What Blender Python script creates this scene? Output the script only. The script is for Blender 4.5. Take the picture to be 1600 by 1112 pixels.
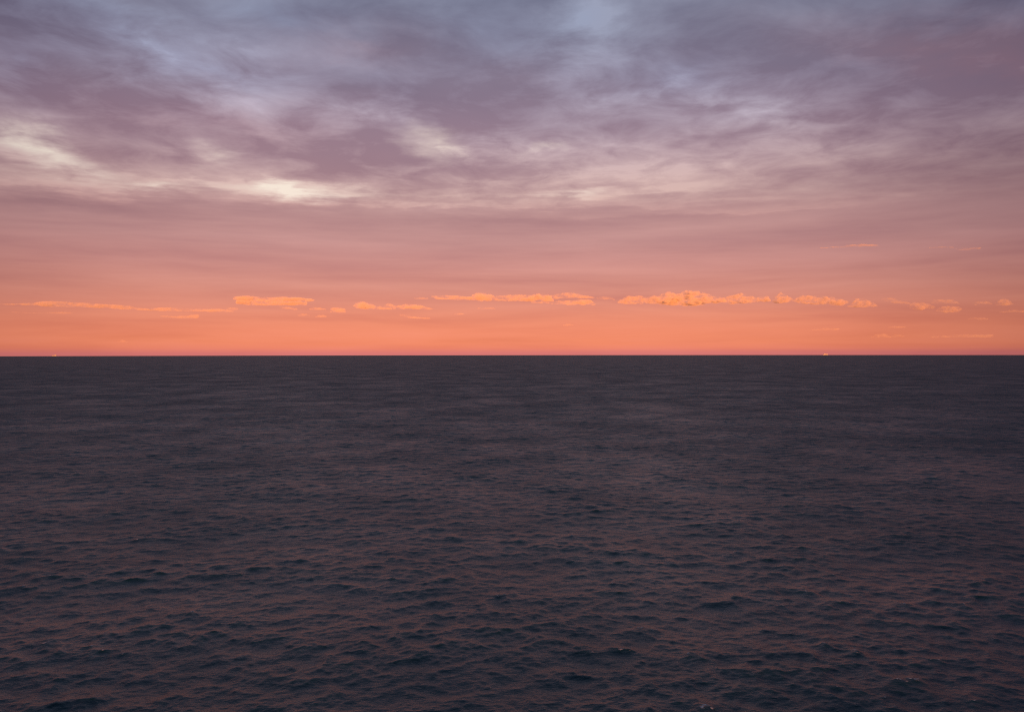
import bpy, bmesh, math, random
import numpy as np
from mathutils import Matrix, Vector

for o in list(bpy.data.objects):
    bpy.data.objects.remove(o, do_unlink=True)

scene = bpy.context.scene
COL = scene.collection
R = math.radians

# ------------------------------------------------------------------ camera
CAM_H = 32.0                 # railing height above the water, metres
FPX = 1256.0                 # focal length in pixels of a 1600 px wide picture
CX, CY = 800.0, 551.1        # picture coordinates of the true (level) horizon
EARTH_R = 6.37e6 * 7 / 6     # with normal refraction

cam = bpy.data.cameras.new('camera')
cam.sensor_width = 36.0
cam.lens = 36.0 * FPX / 1600.0
cam.clip_start = 0.5
cam.clip_end = 300000.0
cam_o = bpy.data.objects.new('camera', cam)
COL.objects.link(cam_o)
cam_o.matrix_world = (Matrix.Translation((0, 0, CAM_H))
                      @ Matrix.Rotation(R(90 - 0.223), 4, 'X')
                      @ Matrix.Rotation(R(-0.07), 4, 'Z'))
scene.camera = cam_o

# ------------------------------------------------------------------ colour management, sampling
vs = scene.view_settings
vs.view_transform = 'Standard'
vs.look = 'None'
vs.exposure = 0.0
vs.gamma = 1.0
vs.use_curve_mapping = False
scene.render.engine = 'CYCLES'
scene.cycles.max_bounces = 8
scene.cycles.volume_bounces = 5
scene.cycles.sample_clamp_indirect = 2.0
scene.cycles.sample_clamp_direct = 4.0
scene.cycles.transparent_max_bounces = 40
scene.cycles.use_denoising = False
scene.cycles.filter_width = 1.1

# ------------------------------------------------------------------ sun: low, behind the camera
SUN_EL, SUN_AZ = 0.4, 176.0   # azimuth from +Y (view direction) clockwise
sun = bpy.data.lights.new('sun', 'SUN')
sun.energy = 5.0
sun.angle = R(0.5)
sun.color = (1.0, 0.30, 0.08)
sun_o = bpy.data.objects.new('sun', sun)
COL.objects.link(sun_o)
sdir = Vector((math.sin(R(SUN_AZ)) * math.cos(R(SUN_EL)),
               math.cos(R(SUN_AZ)) * math.cos(R(SUN_EL)), math.sin(R(SUN_EL))))
sun_o.rotation_euler = sdir.to_track_quat('Z', 'Y').to_euler()
sun_o.location = (0, -200, 80)


# ------------------------------------------------------------------ node expression helper
def lin(c):
    out = []
    for v in c:
        v /= 255.0
        out.append(v / 12.92 if v <= 0.04045 else ((v + 0.055) / 1.055) ** 2.4)
    return tuple(out)


class NT:
    """Small helper that writes math into a node tree."""
    def __init__(self, tree):
        self.t = tree

    def node(self, kind, **kw):
        n = self.t.nodes.new(kind)
        for k, v in kw.items():
            setattr(n, k, v)
        return n

    def put(self, sock, v):
        if hasattr(v, 'is_output'):
            self.t.links.new(v, sock)
        else:
            sock.default_value = v

    def m(self, op, a, b=None, c=None, clamp=False):
        n = self.node('ShaderNodeMath', operation=op, use_clamp=clamp)
        for i, v in enumerate((a, b, c)):
            if v is not None:
                self.put(n.inputs[i], v)
        return n.outputs[0]

    def add(self, a, b): return self.m('ADD', a, b)
    def sub(self, a, b): return self.m('SUBTRACT', a, b)
    def mul(self, a, b): return self.m('MULTIPLY', a, b)
    def div(self, a, b): return self.m('DIVIDE', a, b)
    def mad(self, a, b, c): return self.m('MULTIPLY_ADD', a, b, c)

    def sat(self, a): return self.m('ADD', a, 0.0, clamp=True)

    def xyz(self, x=0.0, y=0.0, z=0.0):
        n = self.node('ShaderNodeCombineXYZ')
        for i, v in enumerate((x, y, z)):
            self.put(n.inputs[i], v)
        return n.outputs[0]

    def noise(self, vec, scale, detail=4.0, rough=0.5, lac=2.0, dist=0.0):
        n = self.node('ShaderNodeTexNoise')
        self.put(n.inputs['Vector'], vec)
        n.inputs['Scale'].default_value = scale
        n.inputs['Detail'].default_value = detail
        n.inputs['Roughness'].default_value = rough
        n.inputs['Lacunarity'].default_value = lac
        n.inputs['Distortion'].default_value = dist
        return n.outputs[0]

    def smooth(self, v, lo, hi, a=0.0, b=1.0):
        n = self.node('ShaderNodeMapRange', interpolation_type='SMOOTHSTEP')
        self.put(n.inputs[0], v)
        for i, q in enumerate((lo, hi, a, b)):
            n.inputs[i + 1].default_value = q
        return n.outputs[0]

    def ramp(self, fac, stops, interp='LINEAR'):
        n = self.node('ShaderNodeValToRGB')
        self.put(n.inputs[0], fac)
        cr = n.color_ramp
        cr.interpolation = interp
        stops = sorted(stops)
        while len(cr.elements) < len(stops):
            cr.elements.new(0.5)
        for e, (p, c) in zip(cr.elements, stops):
            e.position = p
        for e, (p, c) in zip(cr.elements, stops):
            e.color = (c[0], c[1], c[2], 1.0)
        return n.outputs[0]

    def mix(self, fac, a, b, blend='MIX'):
        n = self.node('ShaderNodeMix', data_type='RGBA', blend_type=blend)
        n.clamp_factor = True
        self.put(n.inputs[0], fac)
        self.put(n.inputs[6], a if hasattr(a, 'is_output') else (*a, 1.0))
        self.put(n.inputs[7], b if hasattr(b, 'is_output') else (*b, 1.0))
        return n.outputs[2]


# ------------------------------------------------------------------ world: dusk sky under a broken cloud deck
world = bpy.data.worlds.new('World')
scene.world = world
world.use_nodes = True
wt = world.node_tree
wt.nodes.clear()
W = NT(wt)

co = W.node('ShaderNodeTexCoord').outputs['Generated']
sep = W.node('ShaderNodeSeparateXYZ')
W.put(sep.inputs[0], co)
dx, dy, dz = sep.outputs
zc = W.m('MAXIMUM', dz, 0.0)
az = W.m('ARCTAN2', dx, dy)                       # azimuth, 0 straight ahead
el = W.m('ARCSINE', zc)                           # elevation

# the cloud deck is a level layer: project the view direction onto it
inv = W.div(1.0, W.add(zc, 0.07))
deck = W.xyz(W.mul(dx, inv), W.mul(dy, inv), 0.0)

# --- billow and streak fields
n_big = W.noise(W.xyz(W.mul(dx, inv), W.mul(W.mul(dy, inv), 0.75), 3.7), 1.15, 7.0, 0.52, 2.1, 0.35)
n_mid = W.noise(W.xyz(W.mul(dx, inv), W.mul(W.mul(dy, inv), 0.95), 9.1), 4.6, 6.0, 0.58, 2.0, 0.35)
n_str = W.noise(W.xyz(W.mul(az, 2.2), W.mul(el, 26.0), 1.3), 1.6, 6.0, 0.55, 2.0, 0.3)
n_fin = W.noise(W.xyz(W.mul(az, 5.0), W.mul(el, 46.0), 5.3), 2.4, 5.0, 0.6, 2.0, 0.2)
# gentle warp, so that patches get ragged outlines
wv = W.node('ShaderNodeTexNoise')
W.put(wv.inputs['Vector'], deck)
wv.inputs['Scale'].default_value = 3.4
wv.inputs['Detail'].default_value = 6.0
wv.inputs['Roughness'].default_value = 0.6
sw = W.node('ShaderNodeSeparateColor')
W.put(sw.inputs[0], wv.outputs['Color'])
warp_e = W.smooth(el, 0.08, 0.35, 0.25, 1.0)
waz = W.mad(W.mul(W.sub(sw.outputs[0], 0.5), warp_e), 0.12, az)
wel = W.mad(W.mul(W.sub(sw.outputs[1], 0.5), warp_e), 0.075, el)
lo_w = W.smooth(el, 0.17, 0.27, 1.0, 0.0)
waz = W.mad(W.mul(W.sub(n_str, 0.5), lo_w), 0.16, waz)
wel = W.mad(W.mul(W.sub(n_fin, 0.5), lo_w), 0.024, wel)
wvec = W.xyz(waz, wel, 0.0)


def direction(px, py):
    X, Z = (px - CX) / FPX, (CY - py) / FPX
    a = math.atan(X)
    return a, math.atan(Z * math.cos(a))


def patches(items):
    """Sum of soft elongated patches of the deck: x, y, half width, half height, tilt, strength."""
    total = None
    for px, py, rx, ry, tilt, s in items:
        a, e = direction(px, py)
        mp = W.node('ShaderNodeMapping', vector_type='TEXTURE')
        W.put(mp.inputs['Vector'], wvec)
        mp.inputs['Location'].default_value = (a, e, 0)
        mp.inputs['Rotation'].default_value = (0, 0, R(tilt))
        mp.inputs['Scale'].default_value = (1.9 * rx / FPX, 1.9 * ry / FPX, 1)
        g = W.node('ShaderNodeTexGradient', gradient_type='QUADRATIC_SPHERE')
        W.put(g.inputs[0], mp.outputs[0])
        total = W.mul(g.outputs['Fac'], s) if total is None else W.mad(g.outputs['Fac'], s, total)
    return total


thin = patches([   # where the deck is thin and bright
    (560, 302, 260, 6, 0, .6), (720, 322, 320, 5, 0, .5), (1010, 300, 220, 6, 0, .5), (330, 284, 160, 6, 0, .6), (1150, 330, 260, 5, 0, .4), (1400, 300, 160, 8, 0, .3),
    (900, 268, 380, 50, 0, .45), (250, 285, 300, 24, 0, .35), (920, 60, 90, 60, 20, .45), (1040, 150, 200, 40, -8, .3), (250, 100, 230, 60, -20, .3),
    (58, 226, 48, 30, -10, 1.1), (85, 258, 80, 20, -12, .7), (15, 240, 60, 26, 0, .4),
    (452, 296, 62, 15, 0, 1.3), (240, 293, 50, 9, 0, .7), (330, 250, 75, 26, -8, .5), (480, 305, 190, 15, 0, .45),
    (672, 218, 62, 30, -10, 1.1), (560, 186, 130, 22, -5, .55), (775, 232, 75, 24, -18, .55),
    (880, 298, 110, 16, 0, .5), (862, 240, 60, 12, 10, .45), (1042, 134, 46, 14, 15, .75),
    (942, 165, 55, 15, 12, .65), (845, 132, 55, 12, 14, .55), (930, 70, 50, 40, 60, .5),
    (1205, 188, 110, 30, -25, .7), (1105, 160, 70, 14, -8, .4), (1060, 220, 120, 10, 12, .3),
    (265, 88, 170, 24, -27, .6), (390, 82, 60, 18, 0, .5), (400, 120, 70, 20, -10, .3), (1140, 312, 150, 12, 0, .45),
    (1120, 265, 90, 24, 6, .35), (985, 280, 110, 28, 8, .4), (1330, 226, 60, 14, -8, .3),
    (55, 288, 120, 7, 0, .55), (650, 275, 200, 16, 0, .35), (20, 110, 50, 20, 0, .35), (870, 20, 60, 30, 0, .35),
])
thick = patches([  # where it is heavy, plus top-corner patches imitating lens darkening
    (1330, 120, 320, 70, -8, .6), (640, 150, 170, 30, -3, .55), (180, 165, 220, 45, 0, .6), (570, 250, 160, 30, -3, .25),
    (330, 40, 120, 25, -25, .5), (20, 20, 140, 70, 0, .9), (80, 315, 180, 14, 0, .7), (1560, 240, 190, 80, 0, .6),
    (1600, 0, 170, 60, 0, .8), (600, 40, 140, 35, 0, .4), (760, 345, 260, 10, 0, .3), (1080, 110, 90, 25, -20, .4),
])
blue_p = patches([
    (905, 40, 90, 60, 0, .5), (450, 40, 110, 45, 0, .8), (760, 45, 110, 60, 0, .5), (210, 60, 160, 45, -20, .7), (20, 110, 60, 40, 0, .8),
    (1040, 120, 90, 30, 0, .5), (330, 110, 120, 30, -15, .5), (700, 100, 300, 50, 0, .3),
])
rose_p = patches([
    (560, 72, 150, 32, 5, .9), (1450, 68, 230, 30, -14, 1.1), (1580, 100, 110, 26, -14, .6), (340, 185, 260, 40, 0, .5), (800, 120, 150, 30, 0, .3),
])

# --- colours by elevation; u = 1 at 80 degrees
u = W.m('DIVIDE', el, R(80), clamp=True)


def stop(py, c):
    return (math.atan((CY - py) / FPX) / R(80), lin(c))


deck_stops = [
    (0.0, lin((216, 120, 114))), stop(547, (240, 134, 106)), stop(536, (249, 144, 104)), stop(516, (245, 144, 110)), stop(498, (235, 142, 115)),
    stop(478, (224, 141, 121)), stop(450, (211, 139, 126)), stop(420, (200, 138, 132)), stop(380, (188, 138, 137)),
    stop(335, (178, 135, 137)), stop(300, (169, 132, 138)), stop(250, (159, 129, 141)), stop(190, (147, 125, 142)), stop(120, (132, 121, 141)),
    stop(50, (117, 113, 135)), (30 / 80, lin((108, 128, 154))), (50 / 80, lin((84, 114, 142))), (1.0, lin((32, 46, 56))),  # unseen sky above the frame, shaped for its reflection in the sea
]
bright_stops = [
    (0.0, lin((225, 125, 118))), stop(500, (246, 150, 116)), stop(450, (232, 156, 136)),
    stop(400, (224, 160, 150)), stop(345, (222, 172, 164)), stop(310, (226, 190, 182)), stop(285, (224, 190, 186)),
    stop(235, (214, 188, 194)), stop(200, (204, 188, 202)), stop(140, (184, 178, 200)), stop(60, (164, 166, 188)), (34 / 80, lin((158, 170, 194))), (50 / 80, lin((134, 156, 180))), (1.0, lin((54, 72, 86))),  # last stops lie out of view, invented to tint the waves
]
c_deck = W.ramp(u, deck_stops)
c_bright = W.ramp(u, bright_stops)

# --- how thin the deck is: fractal clouds everywhere plus the patches
fz = W.mad(W.sub(n_big, 0.5), 1.5, W.mul(W.sub(n_mid, 0.5), 1.5))
st = W.mad(W.sub(n_str, 0.5), 1.3, W.mul(W.sub(n_fin, 0.5), 0.5))
low = W.smooth(el, 0.14, 0.23)                    # streaks low down, billows above
field = W.add(W.mul(fz, low), W.mul(W.mul(st, W.sub(1.0, W.mul(low, 0.8))), 0.8))
tex = W.mad(field, 1.8, 0.75)
t = W.add(W.mul(thin, W.m('MAXIMUM', tex, 0.34)), W.mad(field, 0.75, 0.22))
t = W.sub(t, W.mul(thick, 0.30))
t = W.m('ADD', t, 0.0, clamp=True)

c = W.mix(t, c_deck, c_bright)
core = patches([   # the thinnest spots let the high sunlit cloud through
    (60, 226, 36, 20, -10, 1.0), (95, 256, 60, 14, -12, .5), (452, 297, 36, 11, 0, 1.0), (470, 300, 100, 9, 0, .5), (240, 293, 40, 6, 0, .5),
    (674, 220, 36, 20, -10, .9), (850, 238, 30, 7, 10, .3), (880, 302, 40, 6, 0, .4), (330, 247, 30, 12, -8, .3),
])
c = W.mix(W.sat(W.mul(core, W.m('MAXIMUM', W.mad(field, 2.4, 1.05), 0.45))), c, lin((255, 238, 222)))
# heavy parts and the painted corners get darker and more violet
dk = W.sat(W.mul(thick, W.mad(field, -0.6, 0.75)))
c = W.mix(W.mul(dk, 0.55), c, W.mix(1.0, c, (0.62, 0.60, 0.70), 'MULTIPLY'))
c = W.mix(W.sat(W.mul(rose_p, W.mad(field, 0.3, 0.65))), c, W.mix(1.0, c, (1.32, 1.05, 0.96), 'MULTIPLY'))
c = W.mix(W.sat(W.mul(blue_p, W.mad(field, 0.9, 0.60))), c, W.mix(1.0, c, (0.92, 1.04, 1.12), 'MULTIPLY'))
# faint level bands in the low sky
band = W.mul(W.sub(n_str, 0.5), W.smooth(el, 0.26, 0.05, 0.0, 1.0))
c = W.mix(W.sat(W.mul(band, 3.2)), c, W.mix(1.0, c, (1.08, 1.13, 1.14), 'MULTIPLY'))
c = W.mix(W.sat(W.mul(band, -3.2)), c, W.mix(1.0, c, (0.84, 0.78, 0.84), 'MULTIPLY'))
# the glow opposite the sun is strongest straight ahead
glow = W.m('COSINE', W.add(az, 0.05))
gl = W.smooth(glow, 0.76, 0.99)
c = W.mix(gl, W.mix(1.0, c, (0.60, 0.60, 0.65), 'MULTIPLY'), c)

# --- clear air above the clouds
sky = W.node('ShaderNodeTexSky', sky_type='NISHITA')
sky.sun_disc = False
sky.sun_elevation = R(SUN_EL)
sky.sun_rotation = R(SUN_AZ)
sky.altitude = 20.0
clear = W.mix(1.0, sky.outputs[0], (0.10, 0.10, 0.10), 'MULTIPLY')
cover = W.smooth(W.mul(t, low), 0.0, 1.0, 0.98, 0.90)
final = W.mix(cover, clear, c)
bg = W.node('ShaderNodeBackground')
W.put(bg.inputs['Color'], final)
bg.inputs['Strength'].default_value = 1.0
wo = W.node('ShaderNodeOutputWorld')
wt.links.new(bg.outputs[0], wo.inputs['Surface'])
world.cycles.sampling_method = 'NONE'


# ------------------------------------------------------------------ the sea
def ocean_bands(rng):
    """Random-phase sea surface, octave by octave, each octave on its own periodic tile."""
    bands = []
    kp = 2 * math.pi / 6.2
    B = 0.0135
    N = 512
    mean_dir = R(-90 + 6)                 # travelling towards the camera
    for j, lmin in enumerate((16.0, 8.0, 4.0, 2.0, 1.0, 0.5, 0.25)):
        lmax = lmin * 2 if j else 60.0
        L = lmin / 6.0 * N
        k1 = 2 * np.pi * np.fft.fftfreq(N, L / N)
        kx, ky = np.meshgrid(k1, k1)
        k = np.hypot(kx, ky)
        k[0, 0] = 1e-9
        th = np.arctan2(ky, kx)
        lam = 2 * np.pi / k
        sel = (lam >= lmin) & (lam < lmax)
        s1 = 0.5 * B * k ** -3.0 * np.exp(-1.25 * (kp / k) ** 2)
        s1 *= 1 + 0.9 * np.exp(-((k - kp) / (0.35 * kp)) ** 2)
        if j == 0:                         # a little old swell
            s1 += 0.5 * B * 0.12 * (2 * np.pi / 28) ** -3.0 * np.exp(-((k - 2 * np.pi / 28) / 0.05) ** 2)
        s1 *= 1.25 if lmin < 1 else (1.45 if lmin < 2 else 1.5)
        sp = 2.6 if lmin >= 4 else (1.6 if lmin >= 1 else 0.9)
        d = th - mean_dir - (R(9) * (-1) ** j)
        D = np.abs(np.cos(d / 2)) ** (2 * sp)
        norm = np.trapz(np.abs(np.cos(np.linspace(-np.pi, np.pi, 721) / 2)) ** (2 * sp), np.linspace(-np.pi, np.pi, 721))
        S = np.where(sel, s1 / k * D / norm, 0.0)
        dk = 2 * np.pi / L
        amp = np.sqrt(S * dk * dk / 2)
        h = amp * (rng.normal(size=(N, N)) + 1j * rng.normal(size=(N, N))) * (N * N)
        z = np.fft.ifft2(h).real * 1.414
        cx = np.fft.ifft2(1j * kx / k * h).real * 1.414
        cy = np.fft.ifft2(1j * ky / k * h).real * 1.414
        var = float(np.sum(np.where(sel, S * k * k, 0)) * dk * dk)
        bands.append((lmin, L, z.astype(np.float32), cx.astype(np.float32), cy.astype(np.float32), var, R(17.0 * j)))
    return bands


def bilinear(A, uu, vv):
    N = A.shape[0]
    i0 = np.floor(uu).astype(np.int64)
    j0 = np.floor(vv).astype(np.int64)
    fu = (uu - i0).astype(np.float32)
    fv = (vv - j0).astype(np.float32)
    i0 %= N
    j0 %= N
    i1 = (i0 + 1) % N
    j1 = (j0 + 1) % N
    return (A[j0, i0] * (1 - fu) * (1 - fv) + A[j0, i1] * fu * (1 - fv) + A[j1, i0] * (1 - fu) * fv + A[j1, i1] * fu * fv)


def build_sea():
    rng = np.random.default_rng(11)
    # radii: from under the camera to well past the horizon
    rad = [0.0, 10.0, 20.0, 30.0, 40.0, 48.0, 51.0]
    r = 53.0
    while r < 1800.0:
        rad.append(r)
        r += max(0.145, 0.155 * (r / 71.0) ** 1.06)
    while r < 60000.0:
        rad.append(r)
        r += min(5.0 * (r / 1800.0) ** 2.2, r * 0.035)
    rad.append(r)
    rad = np.array(rad)
    a_dense = np.linspace(-R(39), R(39), 760)
    a_coarse = np.linspace(R(39), R(321), 71)[1:-1]
    ang = np.concatenate([a_dense, a_coarse])           # azimuth from +Y, clockwise
    nr, na = len(rad), len(ang)
    step = np.concatenate([np.full(760, R(78) / 759), np.full(69, R(282) / 70)])
    dr = np.gradient(rad)
    RR, AA = np.meshgrid(rad, ang, indexing='ij')
    X = (RR * np.sin(AA)).ravel()
    Y = (RR * np.cos(AA)).ravel()
    lat = RR * step[None, :]
    cell = np.maximum(dr[:, None] * np.ones_like(AA), lat * 0.8).ravel()
    n = X.size
    H = np.zeros(n, np.float32)
    DX = np.zeros(n, np.float32)
    DY = np.zeros(n, np.float32)
    lost = np.zeros(n, np.float32)
    sharp = np.zeros(n, np.float32)
    long_std = 0.1
    for lmin, L, z, cx, cy, var, rot in ocean_bands(rng):
        w = np.clip((lmin * 1.1 / cell - 1.2) / 1.0, 0, 1).astype(np.float32)
        lost += var * (1 - w * w)
        on = np.nonzero(w > 0)[0]
        if not len(on):
            continue
        N = z.shape[0]
        uu = (X[on] / L * N + 37.3 * lmin) % N
        vv = (Y[on] / L * N + 91.7 * lmin) % N
        ww = w[on]
        if lmin <= 4:                      # short waves steepen on the long crests
            ww = ww * np.clip(1 + 0.12 * H[on] / long_std, 0.6, 1.5)
        zz = bilinear(z, uu, vv)
        H[on] += ww * zz
        DX[on] -= 1.15 * ww * bilinear(cx, uu, vv)
        DY[on] -= 1.15 * ww * bilinear(cy, uu, vv)
        if lmin == 8:
            long_std = float(H[on].std())
        if lmin <= 8:
            sharp[on] += ww * zz / (lmin ** 0.9)
    lost += 0.0004                                        # ripples finer than any octave
    rough = np.sqrt(np.clip(np.sqrt(lost * (2.0 + 7.0 * np.clip(lost / 0.05, 0, 1) ** 2)), 0.02, 0.72)).astype(np.float32)
    # Earth's curvature
    Z = H - (X * X + Y * Y) / (2 * EARTH_R)
    co = np.empty((n, 3), np.float32)
    co[:, 0] = X - DX
    co[:, 1] = Y - DY
    co[:, 2] = Z
    idx = np.arange(n).reshape(nr, na)
    a = idx[1:-1, :]
    b = np.roll(a, -1, axis=1)
    c = idx[2:, :]
    d = np.roll(c, -1, axis=1)
    quads = np.stack([a, c, d, b], axis=-1).reshape(-1, 4)   # clockwise azimuth: this order faces up
    # the middle: a fan
    ring = idx[1, :]
    fan = np.stack([np.zeros(na, np.int64), ring, np.roll(ring, -1)], axis=-1)
    # vertices of row 0 all coincide: keep one of them
    keep = np.concatenate([[0], np.arange(na, n)])
    remap = np.full(n, 0, np.int64)
    remap[keep] = np.arange(len(keep))
    co = co[keep]
    co[0] = (0, 0, 0)
    rough = rough[keep]
    quads = remap[quads]
    fan = remap[fan]
    me = bpy.data.meshes.new('sea')
    nq, nf = len(quads), len(fan)
    me.vertices.add(len(co))
    me.vertices.foreach_set('co', co.ravel())
    me.loops.add(nq * 4 + nf * 3)
    me.loops.foreach_set('vertex_index', np.concatenate([quads.ravel(), fan.ravel()]).astype(np.int32))
    me.polygons.add(nq + nf)
    me.polygons.foreach_set('loop_start', np.concatenate([np.arange(nq) * 4, nq * 4 + np.arange(nf) * 3]).astype(np.int32))
    me.polygons.foreach_set('use_smooth', np.ones(nq + nf, bool))
    me.update(calc_edges=True)
    at = me.attributes.new('ripple', 'FLOAT', 'POINT')
    at.data.foreach_set('value', rough)
    near = RR.ravel()[keep] < 400
    crest = (sharp[keep] / sharp[keep][near].std()).astype(np.float32)
    at = me.attributes.new('crest', 'FLOAT', 'POINT')
    at.data.foreach_set('value', crest)
    me.validate()
    print('sea verts', len(co), 'faces', nq + nf, 'Hs', 4 * float(np.std(H[(RR.ravel() < 300) & (RR.ravel() > 40)])),
          'crest', float(np.percentile(crest, 99.9)), 'rough', rough.min(), rough.max())
    ob = bpy.data.objects.new('sea', me)
    COL.objects.link(ob)
    ob['kind'] = 'structure'
    return ob


def water_material():
    m = bpy.data.materials.new('sea_water')
    m.use_nodes = True
    m.node_tree.nodes.clear()
    T = NT(m.node_tree)
    at = T.node('ShaderNodeAttribute', attribute_name='ripple').outputs['Fac']
    crest = T.node('ShaderNodeAttribute', attribute_name='crest').outputs['Fac']
    pos = T.node('ShaderNodeNewGeometry').outputs['Position']
    mp = T.node('ShaderNodeMapping')
    T.put(mp.inputs['Vector'], pos)
    mp.inputs['Scale'].default_value = (0.62, 1.0, 1.0)
    rip = T.noise(mp.outputs[0], 2.6, 4.0, 0.58, 2.1, 0.3)
    bump = T.node('ShaderNodeBump')
    bump.inputs['Strength'].default_value = 0.75
    bump.inputs['Distance'].default_value = 0.10
    T.put(bump.inputs['Height'], rip)
    p = T.node('ShaderNodeBsdfPrincipled')
    p.inputs['Base Color'].default_value = (0.002, 0.020, 0.034, 1)
    p.inputs['IOR'].default_value = 1.333
    # gusts: patches of every size make the water rougher and smoother
    gp = T.node('ShaderNodeMapping')
    T.put(gp.inputs['Vector'], pos)
    gp.inputs['Scale'].default_value = (1.0, 0.8, 0.0)
    gg = T.noise(gp.outputs[0], 0.02, 6.0, 0.80)
    gg = T.smooth(gg, 0.30, 0.70, 0.80, 1.20)
    T.put(p.inputs['Roughness'], T.m('MULTIPLY', at, gg, clamp=True))
    T.put(p.inputs['Normal'], bump.outputs[0])
    # thin broken foam on the sharpest crests
    fn = T.noise(pos, 1.9, 6.0, 0.7)
    gust = T.noise(pos, 0.06, 2.0, 0.5)
    f = T.mul(T.smooth(crest, 2.3, 3.1), T.mul(T.smooth(fn, 0.50, 0.62), T.smooth(gust, 0.46, 0.58)))
    foam = T.node('ShaderNodeBsdfDiffuse')
    foam.inputs['Color'].default_value = (0.62, 0.64, 0.66, 1)
    mix = T.node('ShaderNodeMixShader')
    T.put(mix.inputs[0], T.mul(f, 0.7))
    m.node_tree.links.new(p.outputs[0], mix.inputs[1])
    m.node_tree.links.new(foam.outputs[0], mix.inputs[2])
    out = T.node('ShaderNodeOutputMaterial')
    m.node_tree.links.new(mix.outputs[0], out.inputs['Surface'])
    return m


sea = build_sea()
sea.data.materials.append(water_material())


# ------------------------------------------------------------------ helpers for things
def tag(o, label, cat, group=None):
    o['label'] = label
    o['category'] = cat
    if group:
        o['group'] = group
    return o


def spot(px, py, d):
    """Point at ground distance d whose bearing and height are those of a picture point."""
    return Vector(((px - CX) / FPX * d, d, CAM_H + (CY - py) / FPX * d))


def plain(name, color, rough=0.6, spread=0.12, metal=0.0):
    m = bpy.data.materials.new(name)
    m.use_nodes = True
    T = NT(m.node_tree)
    p = m.node_tree.nodes['Principled BSDF']
    n = T.noise(T.node('ShaderNodeTexCoord').outputs['Object'], 0.6, 5.0, 0.6)
    c1 = tuple(v * (1 - spread) for v in color)
    c2 = tuple(min(1, v * (1 + spread)) for v in color)
    T.put(p.inputs['Base Color'], T.mix(n, c1, c2))
    p.inputs['Roughness'].default_value = rough
    p.inputs['Metallic'].default_value = metal
    return m


# ------------------------------------------------------------------ small sunlit clouds over the horizon
def cloud_material(name, opacity, px_m):
    """Droplets that scatter the low sun (volume) inside a barely visible hazy skin (surface)."""
    m = bpy.data.materials.new(name)
    m.use_nodes = True
    m.node_tree.nodes.clear()
    T = NT(m.node_tree)
    df = T.node('ShaderNodeBsdfDiffuse')
    df.inputs['Color'].default_value = (0.88, 0.88, 0.88, 1)
    tr = T.node('ShaderNodeBsdfTransparent')
    mx = T.node('ShaderNodeMixShader')
    mx.inputs[0].default_value = 0.006
    m.node_tree.links.new(tr.outputs[0], mx.inputs[1])
    m.node_tree.links.new(df.outputs[0], mx.inputs[2])
    vo = T.node('ShaderNodeVolumePrincipled')
    vo.inputs['Color'].default_value = (1, 0.92, 0.80, 1)
    pos = T.node('ShaderNodeTexCoord').outputs['Object']
    mp = T.node('ShaderNodeMapping')
    T.put(mp.inputs['Vector'], pos)
    mp.inputs['Scale'].default_value = (0.55, 0.55, 1.3)
    n = T.noise(mp.outputs[0], 0.10 / px_m, 4.0, 0.62)
    T.put(vo.inputs['Density'], T.mul(T.smooth(n, 0.40, 0.62, 0.04, 1.25), opacity * 0.27 / px_m))
    m.cycles.volume_step_rate = 0.12
    vo.inputs['Anisotropy'].default_value = -0.42
    out = T.node('ShaderNodeOutputMaterial')
    m.node_tree.links.new(mx.outputs[0], out.inputs['Surface'])
    m.node_tree.links.new(vo.outputs[0], out.inputs['Volume'])
    return m


CLOUD_MATS = {}


def cloud_mat(opacity, d):
    key = (round(opacity, 2), round(d / 4000))
    if key not in CLOUD_MATS:
        CLOUD_MATS[key] = cloud_material('cloud_vapour', opacity, d / FPX)
    return CLOUD_MATS[key]


def ico(sub):
    b = bmesh.new()
    bmesh.ops.create_icosphere(b, subdivisions=sub, radius=1.0)
    v = np.array([x.co[:] for x in b.verts])
    f = np.array([[q.index for q in x.verts] for x in b.faces])
    b.free()
    return v, f


ICO_V, ICO_F = ico(2)


def blobs_mesh(blobs, voxel):
    """Union of ellipsoids (x,y,z,rx,ry,rz) as one closed skin."""
    vs_, fs_ = [], []
    for i, b in enumerate(blobs):
        vs_.append(ICO_V * np.array(b[3:6]) + np.array(b[0:3]))
        fs_.append(ICO_F + i * len(ICO_V))
    me = bpy.data.meshes.new('tmp')
    me.from_pydata(np.concatenate(vs_).tolist(), [], np.concatenate(fs_).tolist())
    ob = bpy.data.objects.new('tmp', me)
    COL.objects.link(ob)
    md = ob.modifiers.new('r', 'REMESH')
    md.mode = 'VOXEL'
    md.voxel_size = voxel
    dg = bpy.context.evaluated_depsgraph_get()
    ev = ob.evaluated_get(dg)
    em = ev.to_mesh()
    nv = len(em.vertices)
    v = np.empty(nv * 3, np.float32)
    em.vertices.foreach_get('co', v)
    polys = [tuple(p.vertices) for p in em.polygons]
    ev.to_mesh_clear()
    bpy.data.objects.remove(ob)
    bpy.data.meshes.remove(me)
    return v.reshape(-1, 3), polys


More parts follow.
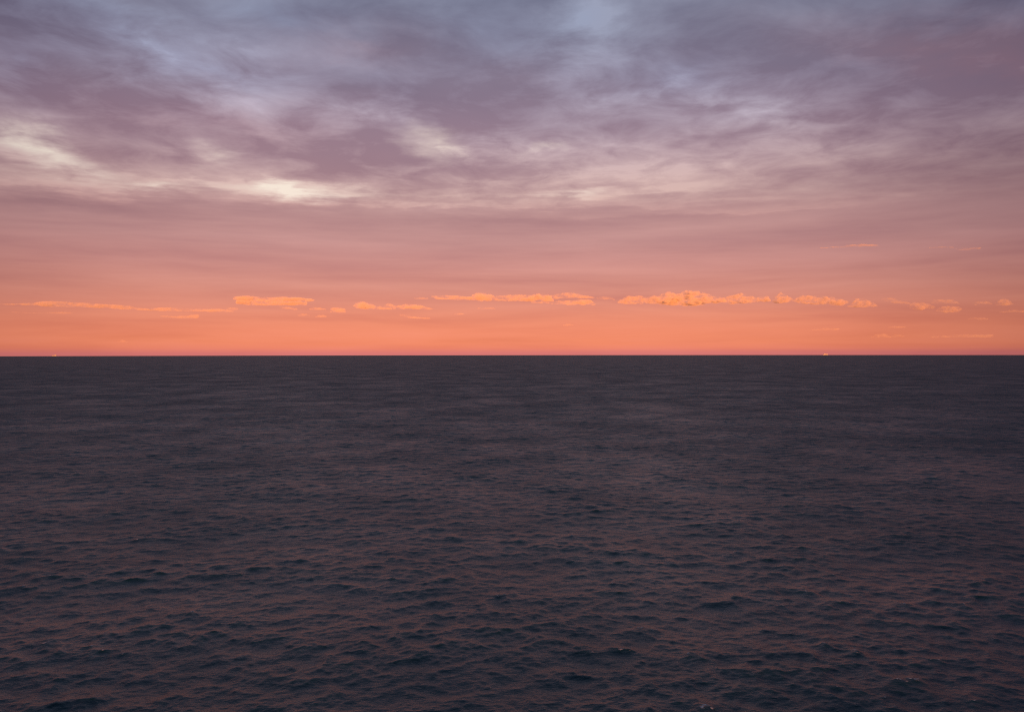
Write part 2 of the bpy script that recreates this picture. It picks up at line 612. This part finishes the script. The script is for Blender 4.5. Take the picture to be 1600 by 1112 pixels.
def make_cloud(prof, base, label, group, kind='puff', dist=15500.0, opacity=0.5, seed=0, lump=None):
    """prof: (x, top y) points along the cloud's top edge, base: y of its underside (picture coordinates).
    A real cloud at its own distance: kilometres long, hundreds of metres deep."""
    rnd = random.Random(seed * 7919 + int(prof[0][0]))
    u_ = dist / FPX                                      # metres per picture pixel out there
    xs = [p[0] for p in prof]
    tops = [p[1] for p in prof]
    bases = base if isinstance(base, (list, tuple)) else [base] * len(prof)
    x0, x1 = xs[0], xs[-1]
    w = x1 - x0
    cx, cy = (x0 + x1) / 2, sum(bases) / len(bases)
    blobs = []
    hmax = max(b - t for b, t in zip(bases, tops))
    if kind == 'puff':
        n = int(w * 4.5 + 14)
        for i in range(n):
            x = rnd.uniform(x0, x1)
            t, b = np.interp(x, xs, tops), np.interp(x, xs, bases)
            h = max(b - t, 1.0)
            f = rnd.random() ** 0.75
            rr = (lump or 0.17) * h * rnd.uniform(0.55, 1.15) * (1.15 - 0.55 * f) + 0.55
            z = f * max(h - rr, 0.2) + rr * 0.25
            dep = rnd.gauss(0, 1) * h * 0.3
            sx = rr * rnd.uniform(1.0, 1.9) * (1.7 - 0.8 * f)
            blobs.append((x - cx, dep, -(b - z - cy) if False else (cy - b) + z, sx, sx * 0.8, rr * rnd.uniform(0.75, 1.0)))
    else:
        n = int(w * 0.9 + 8)
        for i in range(n):
            x = rnd.uniform(x0, x1)
            t, b = np.interp(x, xs, tops), np.interp(x, xs, bases)
            h = max(b - t, 0.6)
            e = min(x - x0, x1 - x) + 1.0
            rz = h * rnd.uniform(0.16, 0.36) + 0.25
            z = rnd.uniform(rz * 0.6, max(h - rz * 0.8, rz * 0.6))
            rx = min(e, rz * rnd.uniform(4.0, 9.0))
            blobs.append((x - cx, rnd.gauss(0, 1) * 1.6, (cy - b) + z, rx, rz * 2.5, rz))
    V, F, off = [], [], 0
    vox = 0.85 if w < 90 else 1.05
    for sc_ in (0.95,):
        bl = [(b[0], b[1], b[2], b[3] * sc_ , b[4] * sc_, b[5] * sc_) for b in blobs]
        v, f = blobs_mesh([tuple(q * u_ for q in b) for b in bl], vox * u_ * (0.8 if kind != 'puff' else 1.0))
        V.append(v)
        F += [tuple(i + off for i in p) for p in f]
        off += len(v)
    me = bpy.data.meshes.new('cloud')
    me.from_pydata(np.concatenate(V).tolist(), [], F)
    for p in me.polygons:
        p.use_smooth = True
    me.materials.append(cloud_mat(opacity, dist))
    ob = bpy.data.objects.new('cloud', me)
    COL.objects.link(ob)
    ob.location = spot(cx, cy, dist)
    ob.rotation_euler[2] = -math.atan((cx - CX) / FPX)
    tag(ob, label, 'cloud', group)
    return ob


BANK = 'sunlit clouds in a row above the horizon'
FLECK = 'small faint cloud flecks low over the horizon'
HIGH = 'thin rosy streaks above the cloud row'
CLOUDS = [
    # prof, base, label, group, kind, distance, opacity
    ([(2, 477), (60, 474), (85, 470), (120, 472), (160, 473), (185, 474), (235, 481)], [478, 478, 479, 479, 479, 481, 482],
     'long low orange cloud streak at the far left of the row', BANK, 'streak', 15000, .50),
    ([(25, 487), (60, 487), (95, 485), (108, 486)], 488.5, 'faint thin streak just under the long cloud at far left', BANK, 'streak', 13800, .20),
    ([(242, 481), (260, 480), (300, 482), (340, 481), (362, 484)], 486, 'thin orange streak between the long left cloud and the thick slab cloud', BANK, 'streak', 16000, .36),
    ([(252, 493), (280, 492), (305, 490), (309, 490)], [494, 496, 496, 492], 'faint small streak below the thin orange streak, left of the slab cloud', FLECK, 'streak', 13600, .24),
    ([(368, 466), (380, 462), (420, 464), (450, 462.5), (475, 464), (490, 467)], [468, 470, 470, 470, 470, 468.5],
     'bright golden upper slab of the flat two-layer cloud', BANK, 'streak', 15200, .75),
    ([(372, 471), (385, 468), (430, 469.5), (478, 470)], [475.5, 476.5, 476.5, 475.5],
     'bright golden lower slab of the flat two-layer cloud', BANK, 'streak', 15000, .75),
    ([(355, 480), (365, 479.5), (372, 481)], 484, 'tiny cloud fleck under the left end of the golden slab cloud', FLECK, 'streak', 13600, .24),
    ([(436, 477.5), (448, 478.5), (464, 482)], [479.5, 482, 484], 'small curved pale streak right under the golden slab cloud', FLECK, 'streak', 13600, .36),
    ([(484, 481), (496, 479.5), (509, 483)], 483.6, 'small bright lens cloud just right of the golden slab cloud', FLECK, 'streak', 13600, .45),
    ([(517, 481), (530, 480), (540, 487)], 488, 'small double fleck left of the cumulus with three humps', FLECK, 'streak', 13600, .40),
    ([(466, 491), (475, 488.5), (484, 492)], 493, 'tiny orange fleck below the small curved streak', FLECK, 'streak', 13600, .28),
    ([(493, 494), (503, 491), (510, 492)], 495, 'tiny bright fleck lowest under the small lens cloud', FLECK, 'streak', 13600, .36),
    ([(556, 474), (563, 470), (575, 472), (590, 478), (600, 477), (608, 472.5), (618, 477), (638, 473.5), (655, 475), (668, 479), (680, 482)],
     [480, 482, 482, 483, 483, 483, 482, 482, 482, 483, 483], 'orange cumulus with three humps at the left end of the puffy row', BANK, 'puff', 15000, .55),
    ([(625, 489), (637, 492), (650, 495), (673, 496)], [492, 495.5, 497.5, 498], 'thin slanting streak under the cumulus with three humps', FLECK, 'streak', 13600, .26),
    ([(648, 464.5), (656, 463.6), (670, 466)], 467, 'small thin wisp above the right end of the three-hump cumulus', FLECK, 'streak', 13600, .36),
    ([(675, 462), (690, 460.5), (715, 462), (737, 463)], [464, 467, 468, 468], 'flat left tongue of the long central cloud bank', BANK, 'streak', 15000, .55),
    ([(738, 460), (746, 455.5), (757, 457), (775, 461.5), (795, 460), (810, 460), (830, 459), (846, 457), (862, 461)],
     [468, 470, 470, 469, 470, 470, 470, 470, 471], 'long orange cloud bank with a peak at its left, left of the centre gap', BANK, 'puff', 15100, .55),
    ([(856, 462), (870, 458), (890, 456), (905, 459), (928, 464)], [467, 466, 465, 466, 466.5], 'arched orange cloud at the right of the central cloud bank', BANK, 'puff', 15300, .5),
    ([(830, 471), (860, 470), (885, 469), (905, 466.5), (922, 467), (930, 474)], [473, 474.5, 476, 477, 477, 477], 'flat orange cloud tucked under the arched cloud', BANK, 'puff', 14800, .55),
    ([(932, 463.5), (945, 463.5), (960, 468)], [467, 468, 469.5], 'short pale wisp linking the two central cloud banks', BANK, 'streak', 15300, .34),
    ([(745, 481), (765, 480), (775, 482)], 482.5, 'faint short streak under the peak of the central cloud bank', FLECK, 'streak', 13600, .26),
    ([(710, 490), (718, 489), (725, 490.5)], 491.5, 'tiny fleck below the flat tongue of the central bank', FLECK, 'streak', 13600, .30),
    ([(880, 508), (888, 505.5), (896, 508)], 509, 'tiny faint fleck low under the arched cloud', FLECK, 'streak', 13600, .20),
    ([(966, 470), (982, 461), (1010, 462), (1028, 461), (1044, 455), (1056, 459)], [473, 475, 474, 475, 476, 477],
     'orange cumulus bank with one pointed top, left half of the tallest cloud', BANK, 'puff', 15100, .55),
    ([(1052, 460), (1066, 457), (1073, 452), (1090, 454.5), (1105, 459), (1120, 463), (1131, 466)], [477, 477, 477, 475, 474, 473, 472],
     'tallest bright cumulus with a rounded head near the middle of the row', BANK, 'puff', 15000, .60),
    ([(1132, 465), (1143, 460), (1158, 457), (1170, 462), (1184, 465), (1197, 462), (1202, 469)], [472, 474, 474, 473, 472, 472, 472],
     'orange cumulus with a ragged right horn, right of the tallest cumulus', BANK, 'puff', 15100, .58),
    ([(1210, 472), (1215, 459), (1220, 456), (1228, 461), (1238, 467)], [474, 474, 474, 473, 470], 'small pyramid-shaped puff standing alone in the row', BANK, 'puff', 15100, .60),
    ([(1242, 467), (1256, 460.5), (1275, 462), (1295, 463), (1312, 468), (1322, 472)], [470, 474, 475, 476, 478, 476], 'long orange cumulus right of the pyramid-shaped puff', BANK, 'puff', 15000, .56),
    ([(1330, 474), (1340, 466), (1352, 467), (1364, 474), (1370, 479)], [479, 480, 480, 480, 480], 'rounded orange cumulus with a thin cap', BANK, 'puff', 15100, .50),
    ([(1378, 466), (1388, 465), (1400, 470), (1420, 475)], [467.5, 470, 474, 476.5], 'slanting ragged wisp right of the rounded capped cumulus', BANK, 'streak', 15200, .40),
    ([(1422, 476), (1432, 471), (1444, 473), (1458, 479)], [481, 484, 484, 483], 'soft orange cumulus between the slanting wisp and the split cloud', BANK, 'puff', 15100, .38),
    ([(1458, 472), (1470, 467.5), (1484, 471), (1496, 475)], [475, 473, 475, 477], 'arched thin upper part of the split cloud', BANK, 'streak', 15200, .38),
    ([(1466, 481), (1478, 477.5), (1494, 479), (1500, 482)], [486, 489, 488, 484], 'lower lens of the split cloud', BANK, 'puff', 15000, .42),
    ([(1524, 472), (1538, 471), (1548, 476)], 477, 'faint wisp left of the pointed puff near the right edge', FLECK, 'streak', 13600, .20),
    ([(1558, 473), (1568, 465), (1574, 469), (1582, 475)], [477, 478, 478, 477], 'pointed orange puff near the right edge of the row', BANK, 'puff', 15100, .42),
    ([(1564, 487), (1580, 485), (1598, 487)], 489, 'flat faint cloud just below the pointed right puff', FLECK, 'streak', 13600, .28),
    ([(1514, 497), (1527, 496), (1541, 498)], 500.5, 'faint level cloud at right below the split cloud', FLECK, 'streak', 13600, .22),
    ([(1270, 515), (1285, 512.5), (1300, 514), (1310, 513)], 516.5, 'faint ragged streak below the long cumulus at right', FLECK, 'streak', 13600, .22),
    ([(1388, 511.5), (1400, 509.5), (1413, 511.5)], 513, 'small faint streak below the slanting wisp', FLECK, 'streak', 13600, .24),
    ([(1362, 524), (1380, 521), (1390, 525)], 528, 'small orange cloud low under the rounded capped cumulus', FLECK, 'puff', 30000, .26),
    ([(1394, 525), (1402, 523), (1412, 526)], 527, 'tiny faint cloud beside the small low orange cloud', FLECK, 'streak', 30000, .22),
    ([(1460, 526), (1500, 523), (1545, 524)], 528, 'long faint low cloud streak near the right edge', FLECK, 'streak', 30000, .18),
    ([(184, 533), (191, 529.5), (198, 532)], 534, 'tiny orange puff low over the horizon at left', FLECK, 'puff', 32000, .34),
    ([(1284, 385.5), (1310, 384.5), (1335, 382.5), (1360, 384), (1371, 387)], [386.5, 387, 387, 387, 388], 'thin rosy streak high above the row, the longer one at left', HIGH, 'streak', 14000, .20),
    ([(1454, 385.5), (1462, 385), (1488, 388)], [387.5, 388, 389.5], 'thin rosy streak high above the row, the middle of three', HIGH, 'streak', 14000, .17),
    ([(1496, 387.5), (1508, 388), (1530, 388.5)], [390, 392, 391], 'thin rosy smudge high above the row, nearest the right edge', HIGH, 'streak', 14000, .14),
]
for i, (prof, base, label, group, kind, dist, op) in enumerate(CLOUDS):
    make_cloud(prof, base, label, group, kind, dist, op * (0.72 if group == BANK else 1.15), seed=i)


# ------------------------------------------------------------------ ships on the horizon
class MB:
    """Collects boxes and prisms into one mesh."""
    def __init__(self):
        self.bm = bmesh.new()

    def box(self, x0, x1, y0, y1, z0, z1, top=1.0):
        cx, cy = (x0 + x1) / 2, (y0 + y1) / 2
        vb = [self.bm.verts.new((x, y, z0)) for x, y in ((x0, y0), (x1, y0), (x1, y1), (x0, y1))]
        vt = [self.bm.verts.new((cx + (x - cx) * top, cy + (y - cy) * top, z1)) for x, y in ((x0, y0), (x1, y0), (x1, y1), (x0, y1))]
        self.bm.faces.new(vb[::-1])
        self.bm.faces.new(vt)
        for i in range(4):
            self.bm.faces.new((vb[i], vb[(i + 1) % 4], vt[(i + 1) % 4], vt[i]))
        return self

    def cyl(self, x, y, z0, z1, r0, r1, n=12):
        a = [self.bm.verts.new((x + r0 * math.cos(6.2832 * i / n), y + r0 * math.sin(6.2832 * i / n), z0)) for i in range(n)]
        b = [self.bm.verts.new((x + r1 * math.cos(6.2832 * i / n), y + r1 * math.sin(6.2832 * i / n), z1)) for i in range(n)]
        self.bm.faces.new(a[::-1])
        self.bm.faces.new(b)
        for i in range(n):
            self.bm.faces.new((a[i], a[(i + 1) % n], b[(i + 1) % n], b[i]))
        return self

    def hull(self, L, beam, draft, free, bow_rise):
        """Bow at -x. Sections along the length, full amidships, raked bow, square stern."""
        secs = []
        for f in (0.0, .03, .07, .13, .22, .4, .6, .8, .92, 1.0):
            x = -L / 2 + L * f
            wd = beam / 2 * min(1.0, (f / .2) ** .55 if f > 0 else 0.04)
            wd *= 1.0 if f < .85 else 1 - .25 * ((f - .85) / .15) ** 2
            wk = wd * (.86 if f > .1 else .35)
            sh = free + bow_rise * max(0, 1 - f / .16) ** 1.3
            rake = -L * .025 * max(0, 1 - f / .1)
            secs.append([self.bm.verts.new(p) for p in ((x + rake, -wd, sh), (x, -wd * .98, 0), (x, -wk * .8, -draft), (x, wk * .8, -draft), (x, wd * .98, 0), (x + rake, wd, sh))])
        for p, q in zip(secs, secs[1:]):
            for i in range(6):
                j = (i + 1) % 6
                self.bm.faces.new((p[i], q[i], q[j], p[j]))
        self.bm.faces.new(secs[0])
        self.bm.faces.new(secs[-1][::-1])
        return self

    def build(self, name, mat, parent):
        bmesh.ops.recalc_face_normals(self.bm, faces=self.bm.faces)
        me = bpy.data.meshes.new(name)
        self.bm.to_mesh(me)
        self.bm.free()
        me.materials.append(mat)
        o = bpy.data.objects.new(name, me)
        COL.objects.link(o)
        o.parent = parent
        return o


M_HULL = plain('ship_hull_paint', (0.30, 0.10, 0.07), 0.5)
M_HULL2 = plain('ship_hull_pale', (0.62, 0.60, 0.56), 0.5)
M_WHITE = plain('ship_white_paint', (0.80, 0.79, 0.76), 0.45, 0.06)
M_DECK = plain('ship_cargo_paint', (0.50, 0.40, 0.33), 0.6)
M_FUN = plain('ship_funnel_paint', (0.55, 0.22, 0.10), 0.5)
M_GLASS = plain('ship_glass', (0.03, 0.04, 0.05), 0.1)
M_BOAT = plain('lifeboat_orange', (0.75, 0.25, 0.05), 0.5)


def place_ship(px, d, head):
    e = bpy.data.objects.new('cargo_ship', None)
    COL.objects.link(e)
    e.location = ((px - CX) / FPX * d, d, -(d * d * (1 + ((px - CX) / FPX) ** 2)) / (2 * EARTH_R))
    e.rotation_euler[2] = head
    return e


def cargo_ship(px, d, head, L, label):
    t = place_ship(px, d, head)
    MB().hull(L, L * .16, 7, 9, 4).build('hull', M_HULL2, t)
    n = 4
    x0, x1 = -L * .40, L * .24
    for k in range(n):
        a = x0 + (x1 - x0) * k / n
        b = a + (x1 - x0) / n - 3
        MB().box(a, b, -L * .06, L * .06, 9.05, 12.5 + (3.0 if k == 0 else 0.0) + (1.5 if k == 2 else 0)).build('hatch_cover', M_DECK, t)
    for k in (1, 3):
        a = x0 + (x1 - x0) * k / n - 1.5
        cr = MB().cyl(a, 0, 9.1, 22, 1.6, 1.3).build('deck_crane', M_WHITE, t)
        MB().box(a, a + 18, -0.9, 0.9, 20, 21.6).build('jib', M_WHITE, cr)
    h = MB().box(L * .27, L * .42, -L * .065, L * .065, 9.05, 27).box(L * .275, L * .36, -L * .08, L * .08, 27.003, 30).build('deckhouse', M_WHITE, t)
    for k in range(5):
        MB().box(L * .27 - .15, L * .27 - .02, -L * .055 + k * L * .023, -L * .055 + k * L * .023 + 1.6, 28 - 6, 29.5 - 6).build('window', M_GLASS, h)
    for k in range(4):
        for r_ in range(4):
            MB().box(L * .285 + k * L * .035, L * .285 + k * L * .035 + 1.4, -L * .065 - .15, -L * .065 - .02, 11.5 + r_ * 3.8, 13.3 + r_ * 3.8).build('window', M_GLASS, h)
    f = MB().box(L * .385, L * .425, -3, 3, 27.003, 35, .85).build('funnel', M_FUN, t)
    MB().box(L * .39, L * .42, -2.2, 2.2, 35.003, 36).build('funnel_cap', M_GLASS, f)
    MB().cyl(L * .31, 0, 30.003, 40, .6, .3).box(L * .31 - .3, L * .31 + .3, -4, 4, 36, 36.7).build('mast', M_WHITE, t)
    MB().cyl(-L * .46, 0, 11, 20, .6, .3).build('foremast', M_WHITE, t)
    MB().box(L * .43, L * .47, -2, 2, 12, 15, .7).build('lifeboat', M_BOAT, t)
    tag(t, label, 'ship')
    return t


cargo_ship(84.5, 15200, R(-28), 132, 'pale cargo ship with its tall deckhouse at right, on the horizon at left')


def ferry(px, d, head, L, label):
    t = place_ship(px, d, head)
    t.name = 'passenger_ship'
    MB().hull(L, L * .17, 6, 10, 2).build('hull', M_HULL2, t)
    s = MB().box(-L * .38, L * .42, -L * .075, L * .075, 10.05, 17).build('lower_deckhouse', M_WHITE, t)
    for k in range(14):
        MB().box(-L * .36 + k * L * .055, -L * .36 + k * L * .055 + 3.2, -L * .075 - .15, -L * .075 - .02, 12, 14).build('window', M_GLASS, s)
    s2 = MB().box(-L * .34, L * .12, -L * .07, L * .07, 17.003, 27).build('upper_deckhouse', M_WHITE, t)
    for k in range(8):
        MB().box(-L * .32 + k * L * .055, -L * .32 + k * L * .055 + 3.2, -L * .07 - .15, -L * .07 - .02, 20, 23).build('window', M_GLASS, s2)
    MB().box(-L * .33, -L * .24, -L * .085, L * .085, 27.003, 31).build('bridge', M_WHITE, t)
    MB().box(L * .04, L * .10, -4, 4, 27.003, 36, .8).build('funnel', M_FUN, t)
    MB().box(L * .22, L * .38, -L * .06, L * .06, 17.003, 22).build('aft_deckhouse', M_WHITE, t)
    MB().cyl(-L * .2, 0, 31, 42, .6, .3).build('mast', M_WHITE, t)
    for k in range(3):
        MB().box(L * (-.1 + k * .07), L * (-.1 + k * .07) + 7, -L * .07 - 3, -L * .07 - .2, 17.2, 19.8, .8).build('lifeboat', M_BOAT, t)
    tag(t, label, 'ship')
    return t


ferry(1290.0, 17600, R(12), 118, 'small bright sunlit passenger ship hull-down on the horizon at right')
